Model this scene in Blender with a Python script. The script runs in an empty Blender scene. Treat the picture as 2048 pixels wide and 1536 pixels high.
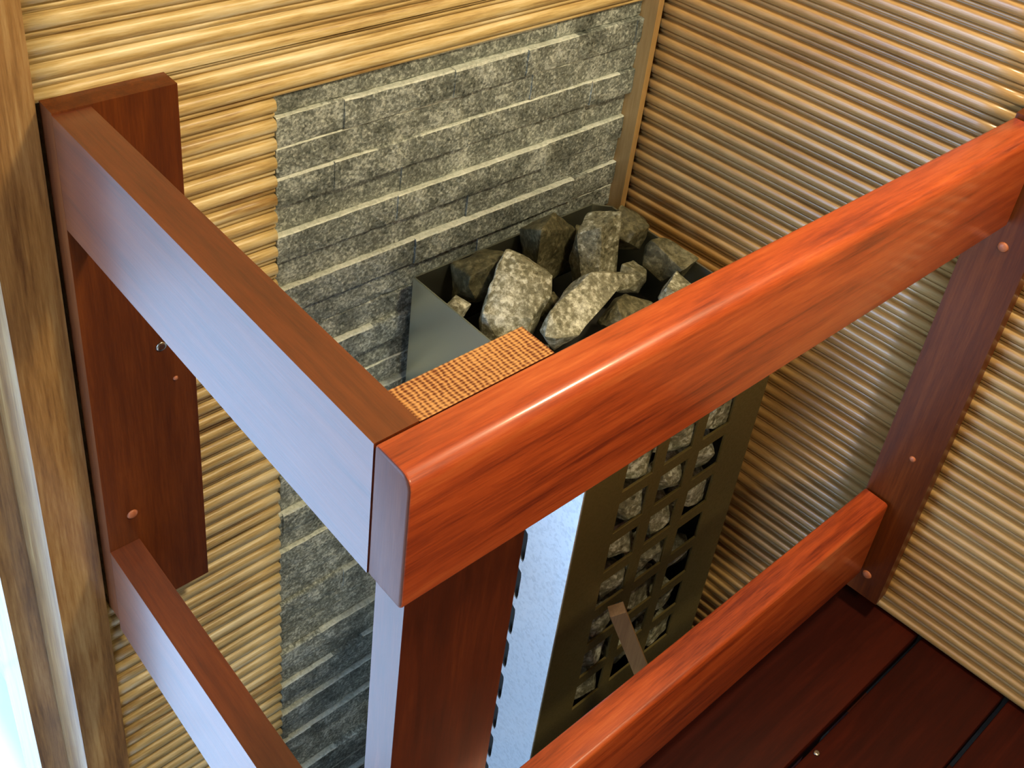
import bpy, bmesh, math, random
from mathutils import Vector, Matrix, noise

random.seed(7)
D = bpy.data
SC = bpy.context.scene
COL = SC.collection

# ------------------------------------------------------------------ node helpers
def new_mat(name):
    m = D.materials.new(name)
    m.use_nodes = True
    nt = m.node_tree
    b = nt.nodes['Principled BSDF']
    return m, nt, b

def N(nt, typ, **kw):
    n = nt.nodes.new(typ)
    for k, v in kw.items():
        if k in n.inputs:
            n.inputs[k].default_value = v
        else:
            setattr(n, k, v)
    return n

def ramp(nt, stops, interp='LINEAR'):
    r = nt.nodes.new('ShaderNodeValToRGB')
    cr = r.color_ramp
    cr.interpolation = interp
    while len(cr.elements) < len(stops):
        cr.elements.new(0.5)
    for e, (p, c) in zip(cr.elements, stops):
        e.position = p
        e.color = (c[0], c[1], c[2], 1)
    return r

def mix(nt, a, b, fac, blend='MIX'):
    n = nt.nodes.new('ShaderNodeMix')
    n.data_type = 'RGBA'
    n.blend_type = blend
    for s, v in ((0, fac), (6, a), (7, b)):
        if hasattr(v, 'is_output'):
            nt.links.new(v, n.inputs[s])
        elif s == 0:
            n.inputs[0].default_value = v
        else:
            n.inputs[s].default_value = (v[0], v[1], v[2], 1)
    return n.outputs[2]

def wood(name, axis, dark, mid, light, rough=0.4, coat=0.0, coat_rough=0.15, fine=1.0, bump=0.25, knots=0.0, contrast=1.0, spec=0.5):
    """grain streaks run along axis (0,1,2) in object space"""
    m, nt, b = new_mat(name)
    tc = N(nt, 'ShaderNodeTexCoord')
    info = N(nt, 'ShaderNodeObjectInfo')
    add = N(nt, 'ShaderNodeVectorMath', operation='ADD')
    sc = N(nt, 'ShaderNodeVectorMath', operation='SCALE')
    sc.inputs['Scale'].default_value = 7.3
    comb = N(nt, 'ShaderNodeCombineXYZ')
    for i in range(3):
        nt.links.new(info.outputs['Random'], comb.inputs[i])
    nt.links.new(comb.outputs[0], sc.inputs[0])
    nt.links.new(tc.outputs['Object'], add.inputs[0])
    nt.links.new(sc.outputs[0], add.inputs[1])
    def mapped(across, along):
        mp = N(nt, 'ShaderNodeMapping')
        s = [across] * 3
        s[axis] = along
        mp.inputs['Scale'].default_value = s
        nt.links.new(add.outputs[0], mp.inputs['Vector'])
        return mp.outputs[0]
    n1 = N(nt, 'ShaderNodeTexNoise', Scale=1.0, Detail=5.0, Roughness=0.65, Distortion=0.25)
    nt.links.new(mapped(90 * fine, 5 * fine), n1.inputs['Vector'])
    n2 = N(nt, 'ShaderNodeTexNoise', Scale=1.0, Detail=3.0, Roughness=0.5, Distortion=1.2)
    nt.links.new(mapped(16, 2.2), n2.inputs['Vector'])
    n3 = N(nt, 'ShaderNodeTexNoise', Scale=1.0, Detail=4.0, Roughness=0.7)
    nt.links.new(mapped(420 * fine, 26 * fine), n3.inputs['Vector'])
    a1 = N(nt, 'ShaderNodeMath', operation='MULTIPLY_ADD')
    nt.links.new(n1.outputs[0], a1.inputs[0]); a1.inputs[1].default_value = 0.5 * contrast
    a2 = N(nt, 'ShaderNodeMath', operation='MULTIPLY_ADD')
    nt.links.new(n2.outputs[0], a2.inputs[0]); a2.inputs[1].default_value = 0.45 * contrast
    a3 = N(nt, 'ShaderNodeMath', operation='MULTIPLY_ADD')
    nt.links.new(n3.outputs[0], a3.inputs[0]); a3.inputs[1].default_value = 0.35 * contrast
    a3.inputs[2].default_value = 0.5 - 0.65 * contrast
    nt.links.new(a3.outputs[0], a2.inputs[2]); nt.links.new(a2.outputs[0], a1.inputs[2])
    r = ramp(nt, [(0.25, dark), (0.5, mid), (0.78, light)])
    nt.links.new(a1.outputs[0], r.inputs[0])
    nt.links.new(r.outputs[0], b.inputs['Base Color'])
    b.inputs['Roughness'].default_value = rough
    b.inputs['Specular IOR Level'].default_value = spec
    b.inputs['Coat Weight'].default_value = coat
    b.inputs['Coat Roughness'].default_value = coat_rough
    bp = N(nt, 'ShaderNodeBump', Strength=bump, Distance=0.0006)
    nt.links.new(a1.outputs[0], bp.inputs['Height'])
    nt.links.new(bp.outputs[0], b.inputs['Normal'])
    return m

def end_grain(name, dark, light):
    """sawn end grain: growth ribs crossed by saw marks"""
    m, nt, b = new_mat(name)
    tc = N(nt, 'ShaderNodeTexCoord')
    w1 = N(nt, 'ShaderNodeTexWave', wave_type='BANDS', bands_direction='X', Scale=70.0, Distortion=3.2, Detail=2.5)
    w1.inputs['Detail Scale'].default_value = 3.0
    w2 = N(nt, 'ShaderNodeTexWave', wave_type='BANDS', bands_direction='Y', Scale=125.0, Distortion=2.2, Detail=1.0)
    nz = N(nt, 'ShaderNodeTexNoise', Scale=28.0, Detail=3.0)
    for n in (w1, w2, nz):
        nt.links.new(tc.outputs['Object'], n.inputs['Vector'])
    a = N(nt, 'ShaderNodeMath', operation='MULTIPLY_ADD'); a.inputs[1].default_value = 0.45
    nt.links.new(w1.outputs[1], a.inputs[0])
    c = N(nt, 'ShaderNodeMath', operation='MULTIPLY_ADD'); c.inputs[1].default_value = 0.30
    nt.links.new(w2.outputs[1], c.inputs[0]); nt.links.new(c.outputs[0], a.inputs[2])
    d = N(nt, 'ShaderNodeMath', operation='MULTIPLY'); d.inputs[1].default_value = 0.4
    nt.links.new(nz.outputs[0], d.inputs[0]); nt.links.new(d.outputs[0], c.inputs[2])
    r = ramp(nt, [(0.25, dark), (0.85, light)])
    nt.links.new(a.outputs[0], r.inputs[0])
    nt.links.new(r.outputs[0], b.inputs['Base Color'])
    b.inputs['Roughness'].default_value = 0.36
    b.inputs['Coat Weight'].default_value = 0.35
    b.inputs['Coat Roughness'].default_value = 0.35
    bp = N(nt, 'ShaderNodeBump', Strength=0.6, Distance=0.001)
    nt.links.new(a.outputs[0], bp.inputs['Height'])
    nt.links.new(bp.outputs[0], b.inputs['Normal'])
    return m

def rock_mat(name, dark, mid, light, scale=140.0, rough=0.55, bump=0.9, vein=0.0):
    m, nt, b = new_mat(name)
    tc = N(nt, 'ShaderNodeTexCoord')
    info = N(nt, 'ShaderNodeObjectInfo')
    add = N(nt, 'ShaderNodeVectorMath', operation='ADD')
    nt.links.new(tc.outputs['Object'], add.inputs[0]); nt.links.new(info.outputs['Random'], add.inputs[1])
    n1 = N(nt, 'ShaderNodeTexNoise', Scale=scale, Detail=6.0, Roughness=0.75)
    n2 = N(nt, 'ShaderNodeTexNoise', Scale=scale * 0.12, Detail=3.0, Roughness=0.6)
    v = N(nt, 'ShaderNodeTexVoronoi', Scale=scale * 1.6)
    for n in (n1, n2, v):
        nt.links.new(add.outputs[0], n.inputs['Vector'])
    a = N(nt, 'ShaderNodeMath', operation='MULTIPLY_ADD'); a.inputs[1].default_value = 0.7
    nt.links.new(n1.outputs[0], a.inputs[0])
    c = N(nt, 'ShaderNodeMath', operation='MULTIPLY_ADD'); c.inputs[1].default_value = 0.45; c.inputs[2].default_value = -0.1
    nt.links.new(n2.outputs[0], c.inputs[0]); nt.links.new(c.outputs[0], a.inputs[2])
    e = N(nt, 'ShaderNodeMath', operation='MULTIPLY_ADD'); e.inputs[1].default_value = 0.16
    nt.links.new(v.outputs['Color'], e.inputs[0]); nt.links.new(a.outputs[0], e.inputs[2])
    r = ramp(nt, [(0.38, dark), (0.55, mid), (0.72, light)])
    nt.links.new(e.outputs[0], r.inputs[0])
    nt.links.new(r.outputs[0], b.inputs['Base Color'])
    b.inputs['Roughness'].default_value = rough
    bp = N(nt, 'ShaderNodeBump', Strength=bump, Distance=0.0025)
    nt.links.new(e.outputs[0], bp.inputs['Height'])
    nt.links.new(bp.outputs[0], b.inputs['Normal'])
    return m

def metal(name, col, rough, metallic=1.0, speck=0.0, scale=60.0):
    m, nt, b = new_mat(name)
    b.inputs['Metallic'].default_value = metallic
    b.inputs['Roughness'].default_value = rough
    if speck:
        tc = N(nt, 'ShaderNodeTexCoord')
        v = N(nt, 'ShaderNodeTexVoronoi', Scale=scale)
        n = N(nt, 'ShaderNodeTexNoise', Scale=scale * 1.3, Detail=4.0)
        nt.links.new(tc.outputs['Object'], v.inputs['Vector']); nt.links.new(tc.outputs['Object'], n.inputs['Vector'])
        a = N(nt, 'ShaderNodeMath', operation='MULTIPLY_ADD'); a.inputs[1].default_value = 0.5
        nt.links.new(v.outputs['Color'], a.inputs[0])
        h = N(nt, 'ShaderNodeMath', operation='MULTIPLY'); h.inputs[1].default_value = 0.6
        nt.links.new(n.outputs[0], h.inputs[0]); nt.links.new(h.outputs[0], a.inputs[2])
        lo = [c * (1 - speck) for c in col]
        r = ramp(nt, [(0.25, lo), (0.6, col)])
        nt.links.new(a.outputs[0], r.inputs[0]); nt.links.new(r.outputs[0], b.inputs['Base Color'])
        rr = N(nt, 'ShaderNodeMath', operation='MULTIPLY_ADD'); rr.inputs[1].default_value = -0.2; rr.inputs[2].default_value = rough + 0.1
        nt.links.new(a.outputs[0], rr.inputs[0]); nt.links.new(rr.outputs[0], b.inputs['Roughness'])
    else:
        b.inputs['Base Color'].default_value = (*col, 1)
    return m

def tile_mat(name, col, grout, size, rough):
    m, nt, b = new_mat(name)
    tc = N(nt, 'ShaderNodeTexCoord')
    br = N(nt, 'ShaderNodeTexBrick', offset=0.0, squash=1.0)
    br.inputs['Scale'].default_value = 1.0
    br.inputs['Color1'].default_value = (*col, 1)
    br.inputs['Color2'].default_value = (*[c * 0.97 for c in col], 1)
    br.inputs['Mortar'].default_value = (*grout, 1)
    br.inputs['Mortar Size'].default_value = 0.003
    br.inputs['Brick Width'].default_value = size
    br.inputs['Row Height'].default_value = size
    nt.links.new(tc.outputs['Object'], br.inputs['Vector'])
    nt.links.new(br.outputs['Color'], b.inputs['Base Color'])
    b.inputs['Roughness'].default_value = rough
    return m

def plain(name, col, rough=0.6):
    m, nt, b = new_mat(name)
    tc = N(nt, 'ShaderNodeTexCoord')
    n = N(nt, 'ShaderNodeTexNoise', Scale=9.0, Detail=3.0)
    nt.links.new(tc.outputs['Object'], n.inputs['Vector'])
    r = ramp(nt, [(0.3, [c * 0.94 for c in col]), (0.7, col)])
    nt.links.new(n.outputs[0], r.inputs[0]); nt.links.new(r.outputs[0], b.inputs['Base Color'])
    b.inputs['Roughness'].default_value = rough
    return m

OAKD, OAKM, OAKL = (0.30, 0.165, 0.05), (0.66, 0.48, 0.20), (0.90, 0.78, 0.50)
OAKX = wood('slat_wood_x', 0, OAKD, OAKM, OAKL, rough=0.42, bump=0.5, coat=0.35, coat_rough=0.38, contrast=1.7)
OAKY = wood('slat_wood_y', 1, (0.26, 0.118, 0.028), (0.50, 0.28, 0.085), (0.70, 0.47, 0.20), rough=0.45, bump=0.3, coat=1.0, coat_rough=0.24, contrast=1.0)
OAKZ = wood('oak_frame_wood', 2, (0.15, 0.065, 0.018), (0.36, 0.19, 0.06), (0.58, 0.38, 0.16), rough=0.4, coat=1.0, coat_rough=0.2, fine=0.7, contrast=1.7)
TRIMZ = wood('corner_trim_wood', 2, (0.30, 0.16, 0.05), (0.46, 0.28, 0.10), (0.60, 0.40, 0.18), rough=0.4, coat=0.15)
REDD, REDM, REDL = (0.17, 0.018, 0.0035), (0.47, 0.070, 0.012), (0.68, 0.15, 0.034)
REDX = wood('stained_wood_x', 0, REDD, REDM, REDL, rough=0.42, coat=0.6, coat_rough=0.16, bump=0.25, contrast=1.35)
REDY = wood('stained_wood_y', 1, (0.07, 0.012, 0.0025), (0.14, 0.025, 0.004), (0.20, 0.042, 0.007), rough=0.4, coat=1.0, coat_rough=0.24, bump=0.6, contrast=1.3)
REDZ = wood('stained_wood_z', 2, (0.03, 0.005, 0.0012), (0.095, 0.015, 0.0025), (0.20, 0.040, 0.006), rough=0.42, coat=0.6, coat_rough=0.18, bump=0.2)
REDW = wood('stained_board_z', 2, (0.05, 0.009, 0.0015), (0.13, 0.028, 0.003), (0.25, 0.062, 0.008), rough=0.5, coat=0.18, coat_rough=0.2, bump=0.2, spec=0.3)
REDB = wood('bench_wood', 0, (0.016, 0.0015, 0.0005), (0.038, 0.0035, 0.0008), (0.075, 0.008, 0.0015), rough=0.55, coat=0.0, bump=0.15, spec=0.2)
ENDG = end_grain('end_grain', (0.12, 0.014, 0.003), (0.70, 0.34, 0.11))
ENDR = wood('rail_end_wood', 2, (0.07, 0.016, 0.008), (0.12, 0.03, 0.014), (0.18, 0.055, 0.025), rough=0.38, coat=0.08, coat_rough=0.45, fine=1.5, spec=0.3)
STICK = wood('raw_wood', 2, (0.16, 0.08, 0.03), (0.28, 0.15, 0.06), (0.4, 0.24, 0.1), rough=0.6)
LEDGE = rock_mat('split_stone', (0.045, 0.054, 0.045), (0.22, 0.245, 0.215), (0.72, 0.77, 0.70), scale=210, rough=0.4, bump=0.9)
LEDGEL = rock_mat('pale_stone_edge', (0.38, 0.41, 0.35), (0.62, 0.66, 0.58), (0.80, 0.83, 0.76), scale=200, rough=0.5, bump=0.4)  # paler stone for brick tops and upper rims, mostly on protruding courses
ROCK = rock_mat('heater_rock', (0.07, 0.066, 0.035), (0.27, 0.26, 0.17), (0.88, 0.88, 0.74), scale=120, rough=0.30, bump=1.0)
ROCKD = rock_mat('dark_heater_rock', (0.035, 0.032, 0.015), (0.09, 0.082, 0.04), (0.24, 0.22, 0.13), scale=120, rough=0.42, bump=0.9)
STEEL = metal('brushed_steel', (0.60, 0.62, 0.52), 0.36)
FRONTM = metal('dark_painted_steel', (0.17, 0.13, 0.042), 0.45, metallic=0.45, speck=0.12, scale=300)
COREM = metal('black_steel', (0.018, 0.017, 0.014), 0.7, metallic=0.2)
GALV = metal('galvanised_steel', (0.84, 0.87, 0.90), 0.40, metallic=0.45, speck=0.22, scale=210)
SCREWM = metal('screw_steel', (0.62, 0.58, 0.5), 0.25)
PLUG = wood('screw_plug', 2, (0.3, 0.08, 0.03), (0.5, 0.16, 0.07), (0.62, 0.25, 0.12), rough=0.4)
TILEW = tile_mat('white_tile', (0.80, 0.82, 0.83), (0.35, 0.37, 0.38), 0.33, 0.28)
TILED = tile_mat('dark_tile', (0.045, 0.043, 0.04), (0.02, 0.02, 0.02), 0.20, 0.5)
WHITE = plain('white_paint', (0.80, 0.81, 0.80))
CEILW = plain('ceiling_wood', (0.22, 0.14, 0.07))
DARKW = plain('dark_recess', (0.03, 0.02, 0.012))

# ------------------------------------------------------------------ object helpers
def link(name, bm, mats, parent=None, origin=None, rot=0.0, smooth=False, kind=None):
    """bm is in world coordinates (before rot about origin); the mesh is re-centred on its own middle"""
    if not isinstance(mats, (list, tuple)):
        mats = [mats]
    bm.normal_update()
    vs = [v.co for v in bm.verts]
    if origin is None:
        lo = Vector([min(v[i] for v in vs) for i in range(3)]); hi = Vector([max(v[i] for v in vs) for i in range(3)])
        origin = (lo + hi) / 2
    origin = Vector(origin)
    bmesh.ops.translate(bm, verts=bm.verts[:], vec=-origin)
    me = D.meshes.new(name)
    bm.to_mesh(me); bm.free()
    for m in mats:
        me.materials.append(m)
    if smooth:
        for p in me.polygons:
            p.use_smooth = True
    o = D.objects.new(name, me)
    COL.objects.link(o)
    o.location = origin
    if parent is not None:
        o.parent = parent
        off = Vector((0, 0, 0)); q = parent
        while q is not None:
            off += q.location; q = q.parent
        o.location = origin - off
    if kind:
        o['kind'] = kind
    return o

def tag(o, label, cat, group=None, kind=None):
    o['label'] = label; o['category'] = cat
    if group: o['group'] = group
    if kind: o['kind'] = kind
    return o

def empty(name, loc, label, cat):
    o = D.objects.new(name, None)
    o.empty_display_size = 0.05
    COL.objects.link(o); o.location = loc
    return tag(o, label, cat)

def box(bm, x0, x1, y0, y1, z0, z1, mat=0, xf=None):
    vs = []
    for z in (z0, z1):
        for (x, y) in ((x0, y0), (x1, y0), (x1, y1), (x0, y1)):
            p = Vector((x, y, z))
            if xf is not None:
                p = xf @ p
            vs.append(bm.verts.new(p))
    F = [(3, 2, 1, 0), (4, 5, 6, 7), (0, 1, 5, 4), (1, 2, 6, 5), (2, 3, 7, 6), (3, 0, 4, 7)]
    out = []
    for f in F:
        q = bm.faces.new([vs[i] for i in f]); q.material_index = mat; out.append(q)
    return vs, out

def rbox(x0, x1, y0, y1, z0, z1, r=0.003, seg=2, xf=None, extra=None):
    """box with rounded edges; extra: list of (edge test, radius) rounded first"""
    bm = bmesh.new()
    box(bm, x0, x1, y0, y1, z0, z1)
    if extra:
        for test, rr in extra:
            es = [e for e in bm.edges if test(e.verts[0].co) and test(e.verts[1].co)]
            bmesh.ops.bevel(bm, geom=es, offset=rr, segments=4, affect='EDGES', profile=0.5)
    es = [e for e in bm.edges if e.calc_face_angle(0) > 1.0]
    bmesh.ops.bevel(bm, geom=es, offset=r, segments=seg, affect='EDGES', profile=0.5)
    if xf is not None:
        bmesh.ops.transform(bm, matrix=xf, verts=bm.verts[:])
    return bm

def finish_smooth(o, angle=0.6):
    me = o.data
    for p in me.polygons:
        p.use_smooth = True
    try:
        me.set_sharp_from_angle(angle=angle)
    except Exception:
        pass
    return o

# ------------------------------------------------------------------ dimensions (measured from the photo)
YW, XW, ZF, ZC = 0.5503, 0.8304, -1.5, 1.15
ANG = math.radians(4.5)
WALLX = Matrix.Translation((XW, YW, 0)) @ Matrix.Rotation(ANG, 4, 'Z') @ Matrix.Translation((-XW, -YW, 0))
def wall_x(y):
    return XW + math.tan(ANG) * (YW - y)

PROFILE = [(0.0, -0.003), (0.04, -0.003), (0.048, 0.0016), (0.085, 0.0040), (0.15, 0.0055), (0.25, 0.0064), (0.36, 0.0067), (0.47, 0.0064),
           (0.57, 0.0055), (0.635, 0.0040), (0.67, 0.0016), (0.678, -0.003), (0.735, -0.003), (0.745, 0.0012), (0.76, 0.0018), (0.91, 0.0020), (0.925, 0.0010), (0.935, -0.003)]
def slat_profile(ztop, zbot, zg, pitch):
    """(z, depth) list going down between ztop and zbot; grooves at zg - k*pitch"""
    pts = []
    k = math.floor((zg - ztop) / pitch) - 1
    while True:
        z0 = zg - k * pitch
        if z0 < zbot: break
        for t, d in PROFILE:
            z = z0 - t * pitch
            if zbot <= z <= ztop: pts.append((z, d))
        k += 1
    return pts

def slat_sheet(bm, prof, along0, along1, axis, base, nseg, back):
    """extrude a slat profile along x (axis 0, facing -y) or y (axis 1, facing -x)"""
    def P(a, d, z):
        return Vector((a, base - d, z)) if axis == 0 else Vector((base - d, a, z))
    cols = []
    for i in range(nseg + 1):
        a = along0 + (along1 - along0) * i / nseg
        cols.append([bm.verts.new(P(a, d, z)) for z, d in prof])
    for i in range(nseg):
        for j in range(len(prof) - 1):
            q = (cols[i][j], cols[i][j + 1], cols[i + 1][j + 1], cols[i + 1][j])
            f = bm.faces.new(q)
            f.smooth = True
    # end caps and back, so that the boards have thickness
    bk = []
    for i in (0, nseg):
        a = along0 if i == 0 else along1
        t = bm.verts.new(P(a, -back, prof[0][0])); b_ = bm.verts.new(P(a, -back, prof[-1][0]))
        bk.append((t, b_))
        bm.faces.new([t] + cols[i] + [b_] if i else ([b_] + cols[i][::-1] + [t]))
    bm.faces.new((bk[0][0], cols[0][0], cols[-1][0], bk[1][0]))
    bm.faces.new((bk[1][1], cols[-1][-1], cols[0][-1], bk[0][1]))
    bm.faces.new((bk[0][1], bk[0][0], bk[1][0], bk[1][1]))

# ------------------------------------------------------------------ the setting
PB, GB = 0.02358, 0.0815
SX0, SZ1 = 0.2385, -0.0600          # stone field: left edge, top edge
bm = bmesh.new()
slat_sheet(bm, slat_profile(ZC, -0.002, GB, PB), -0.0038, XW + 0.03, 0, YW, 24, 0.03)
slat_sheet(bm, slat_profile(-0.002, SZ1, GB, PB), 0.004, XW + 0.03, 0, YW, 24, 0.03)
bmesh.ops.recalc_face_normals(bm, faces=bm.faces[:])
link('wall_back', bm, OAKX, kind='structure', origin=(0, YW, 0))
bm = bmesh.new()
slat_sheet(bm, slat_profile(SZ1 - 0.0005, -0.692, GB, PB), 0.004, SX0, 0, YW, 8, 0.03)
slat_sheet(bm, slat_profile(-0.692, ZF, GB, PB), -0.0038, SX0, 0, YW, 8, 0.03)
bmesh.ops.recalc_face_normals(bm, faces=bm.faces[:])
link('wall_back', bm, OAKX, kind='structure', origin=(0, YW, 0))
bm = bmesh.new(); box(bm, -0.0038, 1.2, YW + 0.031, YW + 0.075, ZF, ZC)
link('wall_back', bm, DARKW, kind='structure')

PR, GR = 0.0229, -0.4674
bm = bmesh.new()
ys = 0.035                            # the slats stop above the bench on the near side
slat_sheet(bm, slat_profile(ZC, ZF, GR, PR), YW - 0.005, ys, 1, XW, 10, 0.02)
slat_sheet(bm, slat_profile(ZC, -0.783, GR, PR), ys, -1.5, 1, XW, 24, 0.02)
bmesh.ops.recalc_face_normals(bm, faces=bm.faces[:])
bmesh.ops.transform(bm, matrix=WALLX, verts=bm.verts[:])
link('wall_right', bm, OAKY, kind='structure', origin=(XW, YW, 0))
bm = bmesh.new()
box(bm, XW + 0.0205, XW + 0.07, -1.6, YW + 0.05, ZF, ZC, xf=WALLX)
link('wall_right', bm, DARKW, kind='structure')

bm = bmesh.new(); box(bm, -0.1, 1.3, -1.5, YW + 0.05, ZF - 0.05, ZF)
link('floor', bm, TILED, kind='structure', origin=(0, 0, ZF))
bm = bmesh.new(); box(bm, -1.65, -0.1, -1.5, 2.7, ZF - 0.05, ZF); box(bm, -0.1, -0.0215, 0.601, 2.7, ZF - 0.05, ZF)
link('floor', bm, TILEW, kind='structure', origin=(-0.0, 0.8115, ZF))
bm = bmesh.new(); box(bm, -1.65, 1.3, -1.5, 2.7, ZC, ZC + 0.05)
link('ceiling', bm, CEILW, kind='structure')
bm = bmesh.new(); box(bm, -1.65, 1.3, -1.55, -1.5, ZF, ZC)
link('wall_front', bm, CEILW, kind='structure')
bm = bmesh.new(); box(bm, -1.65, 0.05, 2.7, 2.75, ZF, ZC)
link('wall_far', bm, WHITE, kind='structure')
bm = bmesh.new(); box(bm, -0.0215, 0.05, YW + 0.081, 2.7, ZF, ZC)
link('wall_side', bm, WHITE, kind='structure')
# outer wall with the window opening the daylight comes through
WY0, WY1, WZ0, WZ1 = 0.10, 1.95, -1.10, 1.03
bm = bmesh.new()
box(bm, -1.70, -1.65, -1.5, WY0, ZF, ZC); box(bm, -1.70, -1.65, WY1, 2.75, ZF, ZC)
box(bm, -1.70, -1.65, WY0, WY1, ZF, WZ0); box(bm, -1.70, -1.65, WY0, WY1, WZ1, ZC)
link('wall_left', bm, WHITE, kind='structure')
bm = bmesh.new()
for a in ((WY0, WY0 + 0.05, WZ0, WZ1), (WY1 - 0.05, WY1, WZ0, WZ1), (WY0, WY1, WZ0, WZ0 + 0.05), (WY0, WY1, WZ1 - 0.05, WZ1)):
    box(bm, -1.69, -1.645, *a)
link('window_1', bm, WHITE, kind='structure')

# corner batten
bm = rbox(0.8135, XW - 0.0060, 0.525, YW + 0.020, ZF, ZC, 0.0012, 1)
link('trim_1', bm, TRIMZ, kind='structure')

# oak door jamb at the end of the back wall
dj = rbox(-0.0580, -0.0044, 0.5405, 0.629, ZF, ZC, 0.0015, 2)
door = link('door_1', dj, OAKZ, kind='structure')
link('door_jamb', rbox(-0.0926, -0.022, 0.6295, 0.730, ZF, ZC, 0.0015, 2), OAKZ, door)

# ------------------------------------------------------------------ split-stone cladding
def stone_field():
    bm = bmesh.new()
    rnd = random.Random(21)
    zt = SZ1; k = 0
    x0, x1 = SX0 + 0.0005, 0.8130
    base = YW + 0.0050
    prev = 0.004
    while zt > ZF + 0.002:
        zb = -0.083 - 0.0384 * k
        if zb < ZF: zb = ZF
        # a course: bricks of random length, each at a depth of its own
        x = x0 - rnd.uniform(0, 0.1)
        cuts = []
        while x < x1:
            L = rnd.choice((0.09, 0.13, 0.16, 0.2, 0.26)) * rnd.uniform(0.85, 1.15)
            cuts.append((max(x, x0), min(x + L, x1))); x += L
        course = (0.002, 0.0100, 0.0065, 0.0100, 0.0020, 0.0095, 0.0035, 0.0105, 0.0045, 0.0015, 0.0095, 0.0030)[k % 12]
        for (a, b_) in cuts:
            if b_ - a < 0.004: continue
            d = course + rnd.choice((-0.0008, 0, 0, 0.0008, 0.0012, -0.002))
            nx = max(2, int((b_ - a) / 0.007)); nz = 5
            seed = rnd.uniform(0, 100)
            top = zt - rnd.uniform(0, 0.0008); bot = zb + rnd.uniform(0.0002, 0.001)
            rim = rnd.choice((0.02, 0.035, 0.05, 0.085))
            grid = []
            tilt = rnd.uniform(-0.0015, 0.0015)
            for j in range(nz + 1):
                row = []
                for i in range(nx + 1):
                    u = i / nx; v = j / nz
                    X = a + (b_ - a) * u; Z = top + (bot - top) * (0.0, rim, 0.28, 0.5, 0.75, 1.0)[j]
                    nv = noise.fractal(Vector((X * 55 + seed, Z * 70, seed)), 0.9, 2.0, 4)
                    Y = base - d - 0.0011 * nv - tilt * (u - 0.5)
                    if j in (0, nz): Z += 0.0012 * noise.noise(Vector((X * 90, seed, 3.0 + j))); Y += 0.0008 if j else 0.0002
                    row.append(bm.verts.new((X, min(Y, base - 0.0008), Z)))
                grid.append(row)
            pale_rim = rnd.random() < (0.9 if d > 0.005 else 0.35)
            c0, c1 = (0, nx) if rnd.random() < 0.65 else rnd.choice(((0, int(nx * 0.6)), (int(nx * 0.35), nx)))
            for i in range(nx + 1):
                grid[0][i].co.y += 0.0012
            for j in range(nz):
                for i in range(nx):
                    f = bm.faces.new((grid[j][i], grid[j + 1][i], grid[j + 1][i + 1], grid[j][i + 1]))
                    if pale_rim and j == 0 and c0 <= i <= c1: f.material_index = 1
            bt = [bm.verts.new((v.co.x, base + 0.02, v.co.z)) for v in grid[0]]
            bb = [bm.verts.new((v.co.x, base + 0.02, v.co.z)) for v in grid[-1]]
            for i in range(nx):
                f = bm.faces.new((bt[i], grid[0][i], grid[0][i + 1], bt[i + 1]))
                if pale_rim and c0 <= i <= c1: f.material_index = 1
                bm.faces.new((grid[-1][i], bb[i], bb[i + 1], grid[-1][i + 1]))
            L_ = [grid[j][0] for j in range(nz + 1)]; R_ = [grid[j][nx] for j in range(nz + 1)]
            bm.faces.new([bt[0], bb[0]] + L_[::-1])
            bm.faces.new([bb[nx], bt[nx]] + R_)
        zt = zb; k += 1
    bmesh.ops.recalc_face_normals(bm, faces=bm.faces[:])
    return bm
o = link('stone_cladding', stone_field(), [LEDGE, LEDGEL])
tag(o, 'grey-green split-stone cladding in thin courses on the wall behind the heater', 'wall cladding')

# ------------------------------------------------------------------ heater guard
H, T = 0.12, 0.0366
A1, B1 = 0.0348, 0.0366
Z2, Z2B = -0.568, -0.7065
guard = empty('heater_guard', (0.09, 0.055, ZF), 'reddish-brown stained wooden guard railing around the sauna heater', 'railing')
BF = 0.5163
# rails
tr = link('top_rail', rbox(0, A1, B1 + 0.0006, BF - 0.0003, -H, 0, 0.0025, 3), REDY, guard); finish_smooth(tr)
xb_end = wall_x(0.02) - 0.0405
tb = link('top_rail', rbox(0, xb_end, 0, B1, -H, 0, 0.0025, 3,
          extra=[(lambda c: abs(c.y) < 1e-5 and abs(c.z) < 1e-5, 0.0105)]), [REDX, ENDR], guard); finish_smooth(tb)
for p in tb.data.polygons:
    if p.normal.x < -0.7: p.material_index = 1
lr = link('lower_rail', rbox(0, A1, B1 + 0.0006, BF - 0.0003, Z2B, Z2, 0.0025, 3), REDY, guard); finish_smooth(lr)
lb = link('lower_rail', rbox(0, xb_end, 0, B1, Z2B, Z2, 0.0025, 3,
          extra=[(lambda c: abs(c.y) < 1e-5 and abs(c.z - Z2) < 1e-5, 0.005)]), [REDX, ENDR], guard); finish_smooth(lb)
for p in lb.data.polygons:
    if p.normal.x < -0.7: p.material_index = 1
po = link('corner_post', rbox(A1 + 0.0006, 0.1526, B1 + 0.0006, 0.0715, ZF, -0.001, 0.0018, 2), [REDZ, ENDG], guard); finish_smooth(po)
for p in po.data.polygons:
    if p.normal.z > 0.7: p.material_index = 1
# boards fixed to the two walls
RT = 0.0070
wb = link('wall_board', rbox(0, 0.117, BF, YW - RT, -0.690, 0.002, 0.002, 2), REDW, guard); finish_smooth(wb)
S0, S1 = YW - 0.037, YW + 0.033
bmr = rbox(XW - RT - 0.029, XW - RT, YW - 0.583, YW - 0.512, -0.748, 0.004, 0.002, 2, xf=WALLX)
wr = link('wall_board', bmr, REDW, guard); finish_smooth(wr)

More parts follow.
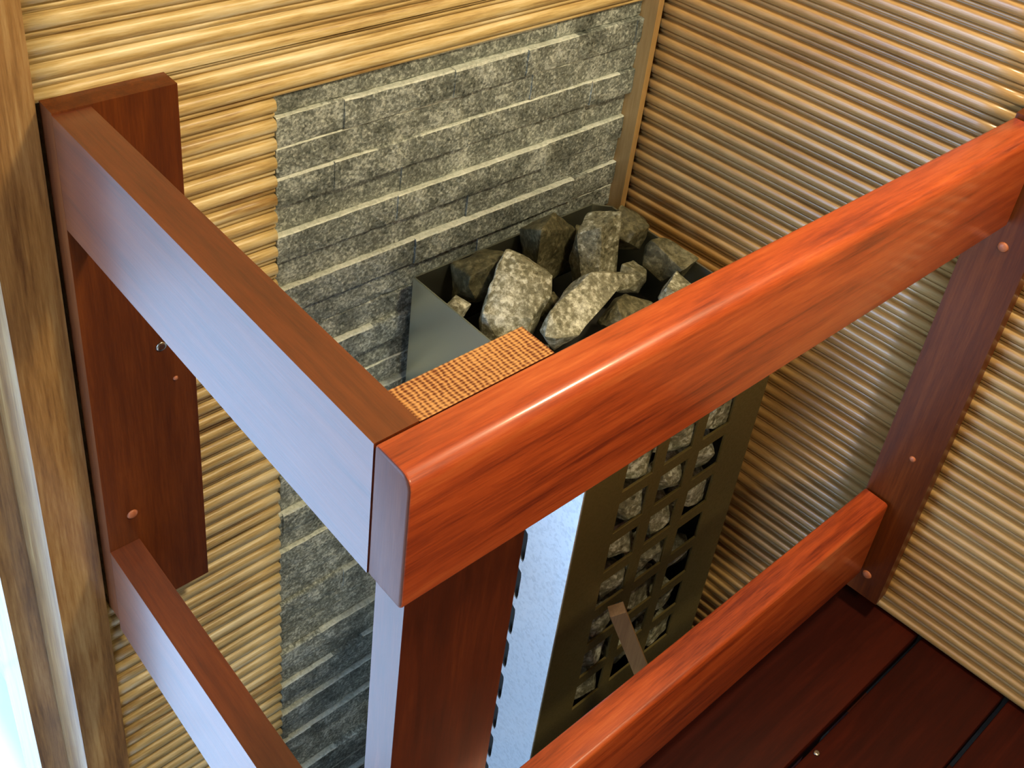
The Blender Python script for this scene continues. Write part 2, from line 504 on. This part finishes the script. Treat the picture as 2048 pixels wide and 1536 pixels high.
def screw(parent, pos, nrm, r=0.0055, plug=False):
    """round screw head (or wooden plug) with a slot, lying on a board face"""
    bm = bmesh.new()
    prof = [(0.0, 0.0022), (0.45, 0.0021), (0.8, 0.0014), (1.0, 0.0)]
    n = 16; rings = []
    for k, h in prof[1:]:
        rings.append([bm.verts.new((r * k * math.cos(2 * math.pi * i / n), r * k * math.sin(2 * math.pi * i / n), h)) for i in range(n)])
    c = bm.verts.new((0, 0, 0.0008 if not plug else 0.0023))
    for i in range(n):
        bm.faces.new((c, rings[0][i], rings[0][(i + 1) % n]))
        for a, b_ in zip(rings, rings[1:]):
            bm.faces.new((a[i], b_[i], b_[(i + 1) % n], a[(i + 1) % n]))
    bm.faces.new(rings[-1][::-1])
    q = Vector(nrm).to_track_quat('Z', 'Y').to_matrix().to_4x4()
    bmesh.ops.transform(bm, matrix=Matrix.Translation(pos) @ q, verts=bm.verts[:])
    o = link('screw', bm, PLUG if plug else SCREWM, parent, smooth=True)
    return o
sp = screw(wb, (0.0805, BF, -0.299), (0, -1, 0), 0.0065); sp['label'] = 'bright steel screw head'
screw(wb, (0.0302, BF, -0.524), (0, -1, 0), 0.0065, True)
screw(wb, (0.0935, BF, -0.350), (0, -1, 0), 0.003, True)
def on_right_board(y, z):
    p = WALLX @ Vector((XW - RT - 0.029, YW - (YW - y), z))
    return p
for (y, z, r) in ((-0.002, -0.150, 0.0065), (-0.002, -0.485, 0.0045), (-0.006, -0.708, 0.007)):
    screw(wr, on_right_board(y, z), WALLX.to_3x3() @ Vector((-1, 0, 0)), r, True)

# ------------------------------------------------------------------ bench
ZB = -0.7855
bench = empty('sauna_bench', (0.5, -0.5, ZF), 'dark red wooden bench with long slats in front of the guard railing', 'bench')
def bench_slat(y0, y1):
    bm = bmesh.new()
    vs, fs = box(bm, 0.06, 1.0, y0, y1, ZB - 0.03, ZB)
    for v in vs:
        if v.co.x > 0.9: v.co.x = wall_x(v.co.y) + 0.012
    bmesh.ops.bevel(bm, geom=bm.edges[:], offset=0.003, segments=2, affect='EDGES', profile=0.5)
    return bm
gaps = [-0.093, -0.221, -0.349, -0.477, -0.605, -0.733]
y = 0.030
for g in gaps:
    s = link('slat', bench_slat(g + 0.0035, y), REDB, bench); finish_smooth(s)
    y = g - 0.0035
bench_slats = [o for o in bench.children]
sb = screw(bench_slats[1], (0.615, -0.1035, ZB), (0, 0, 1), 0.0045); sb['label'] = 'bright steel screw head'
for x in (0.20, 0.72):
    link('crossbeam', rbox(x, x + 0.045, -0.74, 0.0, ZB - 0.09, ZB - 0.0305, 0.002, 1), REDB, bench)
    for y in (-0.70, -0.06):
        link('leg', rbox(x, x + 0.045, y, y + 0.045, ZF, ZB - 0.0905, 0.002, 1), REDB, bench)

# ------------------------------------------------------------------ heater
VX0, VX1, VY0, VY1, VZ = 0.430, 0.780, 0.193, 0.5345, -0.3625
VB = -1.40
heater = empty('sauna_heater', ((VX0 + VX1) / 2, (VY0 + VY1) / 2, ZF), 'square steel sauna heater filled with stones in the corner', 'sauna heater')
# front grille plate
def plate_with_holes():
    bm = bmesh.new()
    cols = [(0.502, 0.5565), (0.5785, 0.6325), (0.654, 0.7085)]
    rows = [(-0.4505 - 0.075 * k, -0.5050 - 0.075 * k) for k in range(7)]
    xs = sorted({VX0, VX1, *[a for c in cols for a in c]}); zs = sorted({VZ, VB, *[a for r in rows for a in r]})
    def hole(xa, za):
        return any(c[0] <= xa < c[1] - 1e-6 for c in cols) and any(r[1] <= za < r[0] - 1e-6 for r in rows)
    grid = {}
    def V(x, y, z):
        k = (round(x, 5), round(y, 5), round(z, 5))
        if k not in grid: grid[k] = bm.verts.new((x, y, z))
        return grid[k]
    y0, y1 = VY0, VY0 + 0.003
    solid = {}
    for i in range(len(xs) - 1):
        for j in range(len(zs) - 1):
            solid[i, j] = not hole(xs[i], zs[j])
    for (i, j), s in solid.items():
        if not s: continue
        xa, xb, za, zb = xs[i], xs[i + 1], zs[j], zs[j + 1]
        bm.faces.new((V(xa, y0, za), V(xb, y0, za), V(xb, y0, zb), V(xa, y0, zb)))
        bm.faces.new((V(xa, y1, za), V(xa, y1, zb), V(xb, y1, zb), V(xb, y1, za)))
        for di, dj, p, q in ((-1, 0, (xa, za), (xa, zb)), (1, 0, (xb, zb), (xb, za)), (0, -1, (xb, za), (xa, za)), (0, 1, (xa, zb), (xb, zb))):
            if not solid.get((i + di, j + dj), False):
                bm.faces.new((V(p[0], y0, p[1]), V(q[0], y0, q[1]), V(q[0], y1, q[1]), V(p[0], y1, p[1])))
    bmesh.ops.recalc_face_normals(bm, faces=bm.faces[:])
    es = [e for e in bm.edges if len(e.link_faces) == 2 and e.calc_face_angle(0) > 1.0 and all(abs(v.co.y - y0) < 1e-6 for v in e.verts)]
    bmesh.ops.bevel(bm, geom=es, offset=0.0007, segments=1, affect='EDGES')
    return bm
fr = link('front_grille', plate_with_holes(), FRONTM, heater)
fr['label'] = 'dark olive front plate with square openings'
# smooth left side, back, right side with cut-off back corner, rolled top edges
TS = 0.003
bm = bmesh.new(); box(bm, VX0, VX0 + TS, 0.301, VY1, VB, VZ)
bmesh.ops.bevel(bm, geom=bm.edges[:], offset=0.0009, segments=2, affect='EDGES')
side = link('side_panel', bm, STEEL, heater); side['label'] = 'smooth grey steel side'
bm = bmesh.new()
for (a, b_) in (((VX0 + TS, VY1), (VX1 - 0.022, VY1)), ((VX1 - 0.022, VY1), (VX1, VY1 - 0.022)), ((VX1, VY1 - 0.022), (VX1, VY0 + TS))):
    dx, dy = b_[0] - a[0], b_[1] - a[1]; L = math.hypot(dx, dy); nx, ny = dy / L * TS, -dx / L * TS
    vs = []
    for z in (VB, VZ):
        for (px, py) in ((a[0], a[1]), (b_[0], b_[1]), (b_[0] + nx, b_[1] + ny), (a[0] + nx, a[1] + ny)):
            vs.append(bm.verts.new((px, py, z)))
    for f in ((3, 2, 1, 0), (4, 5, 6, 7), (0, 1, 5, 4), (1, 2, 6, 5), (2, 3, 7, 6), (3, 0, 4, 7)):
        bm.faces.new([vs[i] for i in f])
bmesh.ops.recalc_face_normals(bm, faces=bm.faces[:])
link('rear_panel', bm, STEEL, heater)
# galvanised edge strip with a row of hooked teeth
def tooth_strip():
    bm = bmesh.new()
    pts = [(VY0 + 0.0035, VZ - 0.003)]
    ye = 0.2680
    pts.append((ye, VZ - 0.003))
    zt0 = -0.6624
    k = -3
    while True:
        z = zt0 - 0.0745 * k
        if z < VB + 0.04: break
        if z < VZ - 0.03:
            pts += [(ye, z + 0.016), (ye + 0.0015, z + 0.006), (ye + 0.006, z + 0.008), (ye + 0.0095, z + 0.015), (ye + 0.0125, z + 0.0155), (ye + 0.0135, z + 0.008),
                    (ye + 0.0115, z - 0.003), (ye + 0.0065, z - 0.010), (ye + 0.001, z - 0.014), (ye, z - 0.022)]
        k += 1
    pts += [(ye, VB), (VY0 + 0.0035, VB)]
    a = [bm.verts.new((VX0 - 0.0005, y, z)) for y, z in pts]
    f = bm.faces.new(a)
    r = bmesh.ops.extrude_face_region(bm, geom=[f])
    bmesh.ops.translate(bm, verts=[v for v in r['geom'] if isinstance(v, bmesh.types.BMVert)], vec=(0.0015, 0, 0))
    bmesh.ops.recalc_face_normals(bm, faces=bm.faces[:])
    # folded front lip
    box(bm, VX0 - 0.0028, VX0 - 0.0005, VY0 + 0.0005, VY0 + 0.0075, VB, VZ - 0.003)
    return bm
gs = link('edge_strip', tooth_strip(), GALV, heater); gs['label'] = 'galvanised steel strip with hooked teeth'
# inner core the stones lean on, with a floor plate
CX0, CX1, CY0, CY1, CZ = VX0 + 0.030, VX1 - 0.030, VY0 + 0.080, VY1 - 0.03, -0.445
bm = bmesh.new(); box(bm, CX0, CX1, CY0, CY1, VB + 0.02, CZ)
link('inner_core', bm, COREM, heater)
bm = bmesh.new(); box(bm, VX0 + TS + 0.0005, VX1 - TS - 0.0005, VY0 + TS + 0.0005, VY1 - TS - 0.0005, VB, VB + 0.0195)
link('base_plate', bm, COREM, heater)
bm = bmesh.new(); box(bm, VX0 + TS + 0.004, VX0 + TS + 0.0055, VY0 + 0.006, CY1, VB + 0.02, VZ - 0.06)
link('inner_liner', bm, COREM, heater)
for (x, y) in ((VX0 + 0.03, VY0 + 0.03), (VX1 - 0.06, VY0 + 0.03), (VX0 + 0.03, VY1 - 0.06), (VX1 - 0.06, VY1 - 0.06)):
    bm = bmesh.new(); box(bm, x, x + 0.03, y, y + 0.03, ZF, VB - 0.0005)
    link('leg', bm, COREM, heater)

# ------------------------------------------------------------------ stones
def rock_mesh(seed, size, sharp=16, rough=0.05, elong=None):
    rnd = random.Random(seed)
    bm = bmesh.new()
    for cx_ in (-1, 1):                                   # a broken block: jittered corners ...
        for cy_ in (-1, 1):
            for cz_ in (-1, 1):
                j = [rnd.uniform(0.30, 1.0) for _ in range(3)]
                bm.verts.new((cx_ * j[0] * size[0] / 2, cy_ * j[1] * size[1] / 2, cz_ * j[2] * size[2] / 2))
    for _ in range(max(0, sharp - 5)):                    # ... and a few knobs
        v = Vector((rnd.gauss(0, 1), rnd.gauss(0, 1), rnd.gauss(0, 1))).normalized() * rnd.uniform(0.86, 1.0)
        # squash towards a block for angular, split-looking stones
        m = max(abs(v.x), abs(v.y), abs(v.z)); v = v.lerp(v / m * 0.92, 0.5)
        bm.verts.new((v.x * size[0] / 2, v.y * size[1] / 2, v.z * size[2] / 2))
    r = bmesh.ops.convex_hull(bm, input=bm.verts[:])
    bmesh.ops.delete(bm, geom=[v for v in bm.verts if not v.link_faces], context='VERTS')
    bmesh.ops.dissolve_limit(bm, angle_limit=0.22, verts=bm.verts[:], edges=bm.edges[:])
    mn = min(size)
    bmesh.ops.bevel(bm, geom=bm.edges[:], offset=mn * 0.03, segments=2, affect='EDGES', profile=0.6, clamp_overlap=True)
    bmesh.ops.triangulate(bm, faces=bm.faces[:])
    for _ in range(3):
        es = [e for e in bm.edges if e.calc_length() > 0.007]
        if not es: break
        bmesh.ops.subdivide_edges(bm, edges=es, cuts=1, use_grid_fill=True)
        bmesh.ops.triangulate(bm, faces=[f for f in bm.faces if len(f.verts) > 3])
    bm.normal_update()
    for v in bm.verts:
        n1 = noise.fractal(v.co * 38 + Vector((seed, 0, 0)), 1.0, 2.0, 4)
        v.co += v.normal * (rough * mn * 0.55 * n1)
    return bm

def stone(name, center, size, rot, seed, mat, label, group, sharp=11, rough=0.075):
    bm = rock_mesh(seed, [q * 1.2 for q in size], sharp, rough)
    o = link(name, bm, mat, origin=(0, 0, 0))
    o.rotation_euler = rot
    o.location = center
    for p in o.data.polygons: p.use_smooth = True
    try: o.data.set_sharp_from_angle(angle=0.55)
    except Exception: pass
    tag(o, label, 'stone', group)
    return o

G1 = 'stones heaped in the top of the heater'
R = math.radians
TOPS = [
 # center, size, rot, seed, mat, label
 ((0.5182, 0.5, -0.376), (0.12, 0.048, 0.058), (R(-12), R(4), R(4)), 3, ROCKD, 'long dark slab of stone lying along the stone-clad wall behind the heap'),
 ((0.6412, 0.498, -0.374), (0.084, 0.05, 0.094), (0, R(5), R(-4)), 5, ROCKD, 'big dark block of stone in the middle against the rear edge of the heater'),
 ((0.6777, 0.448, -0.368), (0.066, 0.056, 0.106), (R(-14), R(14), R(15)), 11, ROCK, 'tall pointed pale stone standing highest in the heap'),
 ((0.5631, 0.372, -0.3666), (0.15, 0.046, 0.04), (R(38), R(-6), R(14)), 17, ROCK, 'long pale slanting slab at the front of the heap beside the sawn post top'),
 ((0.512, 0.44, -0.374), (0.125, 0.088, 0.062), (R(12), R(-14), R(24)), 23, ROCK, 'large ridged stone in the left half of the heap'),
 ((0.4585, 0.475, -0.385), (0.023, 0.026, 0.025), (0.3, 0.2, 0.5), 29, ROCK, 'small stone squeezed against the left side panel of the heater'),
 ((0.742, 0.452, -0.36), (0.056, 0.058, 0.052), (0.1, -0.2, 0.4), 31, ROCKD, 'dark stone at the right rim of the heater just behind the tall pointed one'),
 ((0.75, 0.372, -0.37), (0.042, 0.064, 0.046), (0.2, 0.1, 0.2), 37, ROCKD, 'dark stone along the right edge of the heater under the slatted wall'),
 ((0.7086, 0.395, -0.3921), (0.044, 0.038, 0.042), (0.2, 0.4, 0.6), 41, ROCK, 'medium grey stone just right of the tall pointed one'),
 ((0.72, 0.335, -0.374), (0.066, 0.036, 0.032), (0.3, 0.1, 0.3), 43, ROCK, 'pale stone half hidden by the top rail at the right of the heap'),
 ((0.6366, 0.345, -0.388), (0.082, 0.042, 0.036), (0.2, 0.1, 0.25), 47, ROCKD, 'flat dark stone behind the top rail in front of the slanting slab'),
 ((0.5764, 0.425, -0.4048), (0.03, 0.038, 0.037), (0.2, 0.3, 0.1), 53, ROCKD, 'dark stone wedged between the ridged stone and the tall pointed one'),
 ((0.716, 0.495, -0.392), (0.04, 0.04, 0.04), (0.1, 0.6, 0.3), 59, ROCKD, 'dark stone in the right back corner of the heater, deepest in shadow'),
 ((0.4871, 0.385, -0.388), (0.046, 0.056, 0.05), (0.4, 0.2, 0.9), 67, ROCK, 'stone partly hidden behind the sawn top of the corner post'),
]
tops = [stone('heater_stone', *t, G1) for t in TOPS]
from mathutils.bvhtree import BVHTree
def world_verts(o):
    m = Matrix.Translation(o.location) @ o.rotation_euler.to_matrix().to_4x4()
    return [m @ v.co for v in o.data.vertices]
polys = [[tuple(p.vertices) for p in o.data.polygons] for o in tops]
PIN = {2: 0.15, 3: 0.15, 4: 0.25}
for it in range(40):
    moved = False
    wv = [world_verts(o) for o in tops]
    for o, v in zip(tops, wv):                                  # keep inside the steel casing
        for ax, lo, hi in ((0, VX0 + 0.0075, VX1 - 0.005), (1, VY0 + 0.006, VY1 - 0.006), (2, CZ + 0.002, 9)):
            a = min(p[ax] for p in v); b_ = max(p[ax] for p in v)
            sh = (lo - a) if a < lo else ((hi - b_) if b_ > hi else 0)
            if sh:
                o.location[ax] += sh; moved = True
    wv = [world_verts(o) for o in tops]
    trees = [BVHTree.FromPolygons(v, p) for v, p in zip(wv, polys)]
    for i in range(len(tops)):
        for j in range(i + 1, len(tops)):
            if trees[i].overlap(trees[j]):
                d = tops[j].location - tops[i].location; d.z *= 0.5
                d.normalize()
                wi, wj = PIN.get(i, 1.0), PIN.get(j, 1.0); k = 0.005 / (wi + wj)
                tops[i].location -= d * k * wi; tops[j].location += d * k * wj; moved = True
    if not moved: break
G2 = 'stones behind the front grille of the heater'
cx = [0.529, 0.6055, 0.681]
rown = ['top', 'second', 'third', 'fourth', 'fifth', 'sixth', 'lowest']
coln = ['left', 'middle', 'right']
rs = random.Random(99)
for r in range(7):
    for c in range(3):
        sx = rs.uniform(0.056, 0.063); sz = rs.uniform(0.054, 0.063); sy = rs.uniform(0.036, 0.042)
        ang = (rs.uniform(-.25, .25), rs.uniform(-.5, .5), rs.uniform(-.25, .25)); jx = rs.uniform(-.005, .005); jz = rs.uniform(-.005, .005)
        if (r, c) == (3, 2): continue                       # an empty, black opening
        o = stone('heater_stone', (cx[c] + 0.012 + jx, VY0 + 0.0340, -0.4875 - 0.075 * r + jz), (sx, sy, sz), ang, 200 + r * 3 + c, ROCK,
              'stone seen through the %s opening of the %s row in the heater front' % (coln[c], rown[r]), G2, sharp=12)
        mr = o.rotation_euler.to_matrix(); wv = [mr @ v.co for v in o.data.vertices]
        o.location.y = VY0 + 0.0036 - min(v.y for v in wv)      # resting against the back of the plate
        o.location.x = min(o.location.x, VX1 - 0.008 - max(v.x for v in wv))

# ------------------------------------------------------------------ stick leaning on the heater front
a = Vector((0.521, 0.173, -0.722)); b_ = Vector((0.795, 0.0, ZF + 0.006))
d = (a - b_); L = d.length
bm = rbox(-0.0085, 0.0085, -0.011, 0.011, 0, L, 0.001, 1)
q = d.to_track_quat('Z', 'Y').to_matrix().to_4x4()
bmesh.ops.transform(bm, matrix=Matrix.Translation(b_) @ q, verts=bm.verts[:])
o = link('wooden_stick', bm, STICK)
tag(o, 'thin square brown wooden stick standing up against the lower heater grille', 'stick')

# ------------------------------------------------------------------ light
def area(name, loc, target, size, energy, col, sy=None, spread=None):
    l = D.lights.new(name, 'AREA')
    l.energy = energy; l.color = col
    l.shape = 'RECTANGLE'; l.size = size; l.size_y = sy or size
    o = D.objects.new(name, l); COL.objects.link(o)
    o.location = loc
    o.rotation_euler = (Vector(target) - Vector(loc)).to_track_quat('-Z', 'Y').to_euler()
    if spread: l.spread = spread
    return o
area('daylight_window', (-1.64, (WY0 + WY1) / 2, (WZ0 + WZ1) / 2), (0, (WY0 + WY1) / 2, (WZ0 + WZ1) / 2 - 0.4), 1.7, 80, (0.38, 0.63, 1.0), 1.8)
area('ceiling_lamp', (0.66, -0.35, 1.12), (0.40, 0.3, -0.2), 0.20, 22, (1.0, 0.83, 0.52))
area('front_fill', (-0.02, -1.45, 0.78), (0.55, 0.3, -0.4), 0.25, 13, (1.0, 0.83, 0.52))  # added warm fill that brightens heater front and rails, not an actual lamp
sl = D.lights.new('sun', 'SUN'); sl.energy = 5.6; sl.color = (0.40, 0.62, 1.0); sl.angle = 0.01
so = D.objects.new('sun', sl); COL.objects.link(so)
so.rotation_euler = Vector((0.55, 0.15, -0.84)).to_track_quat('-Z', 'Y').to_euler(); so.location = (-3, -0.2, 3)

w = D.worlds.new('world'); SC.world = w; w.use_nodes = True
w.node_tree.nodes['Background'].inputs[0].default_value = (0.75, 0.85, 1.0, 1)
w.node_tree.nodes['Background'].inputs[1].default_value = 0.3

# ------------------------------------------------------------------ camera
cam = D.cameras.new('camera'); co = D.objects.new('camera', cam); COL.objects.link(co)
Rr = [[0.7401754, -0.66279661, 0.11331827], [-0.29017244, -0.46687084, -0.83536314], [0.60658085, 0.58543341, -0.53789162]]
r_, d_, f_ = [Vector(v) for v in Rr]
M = Matrix.Identity(4)
for i in range(3):
    M[i][0] = r_[i]; M[i][1] = -d_[i]; M[i][2] = -f_[i]
M[0][3], M[1][3], M[2][3] = -0.29660731, -0.349132, 0.49262499
co.matrix_world = M
cam.sensor_fit = 'HORIZONTAL'; cam.sensor_width = 36.0
cam.lens = 2198.3864674 / 2048 * 36
cam.shift_x = -25.912709 / 2048
cam.shift_y = -355.43198 / 2048
cam.clip_start = 0.01
SC.camera = co

SC.view_settings.view_transform = 'Standard'
SC.view_settings.look = 'None'
SC.view_settings.exposure = 0.1
SC.view_settings.gamma = 1.0
SC.view_settings.use_curve_mapping = False
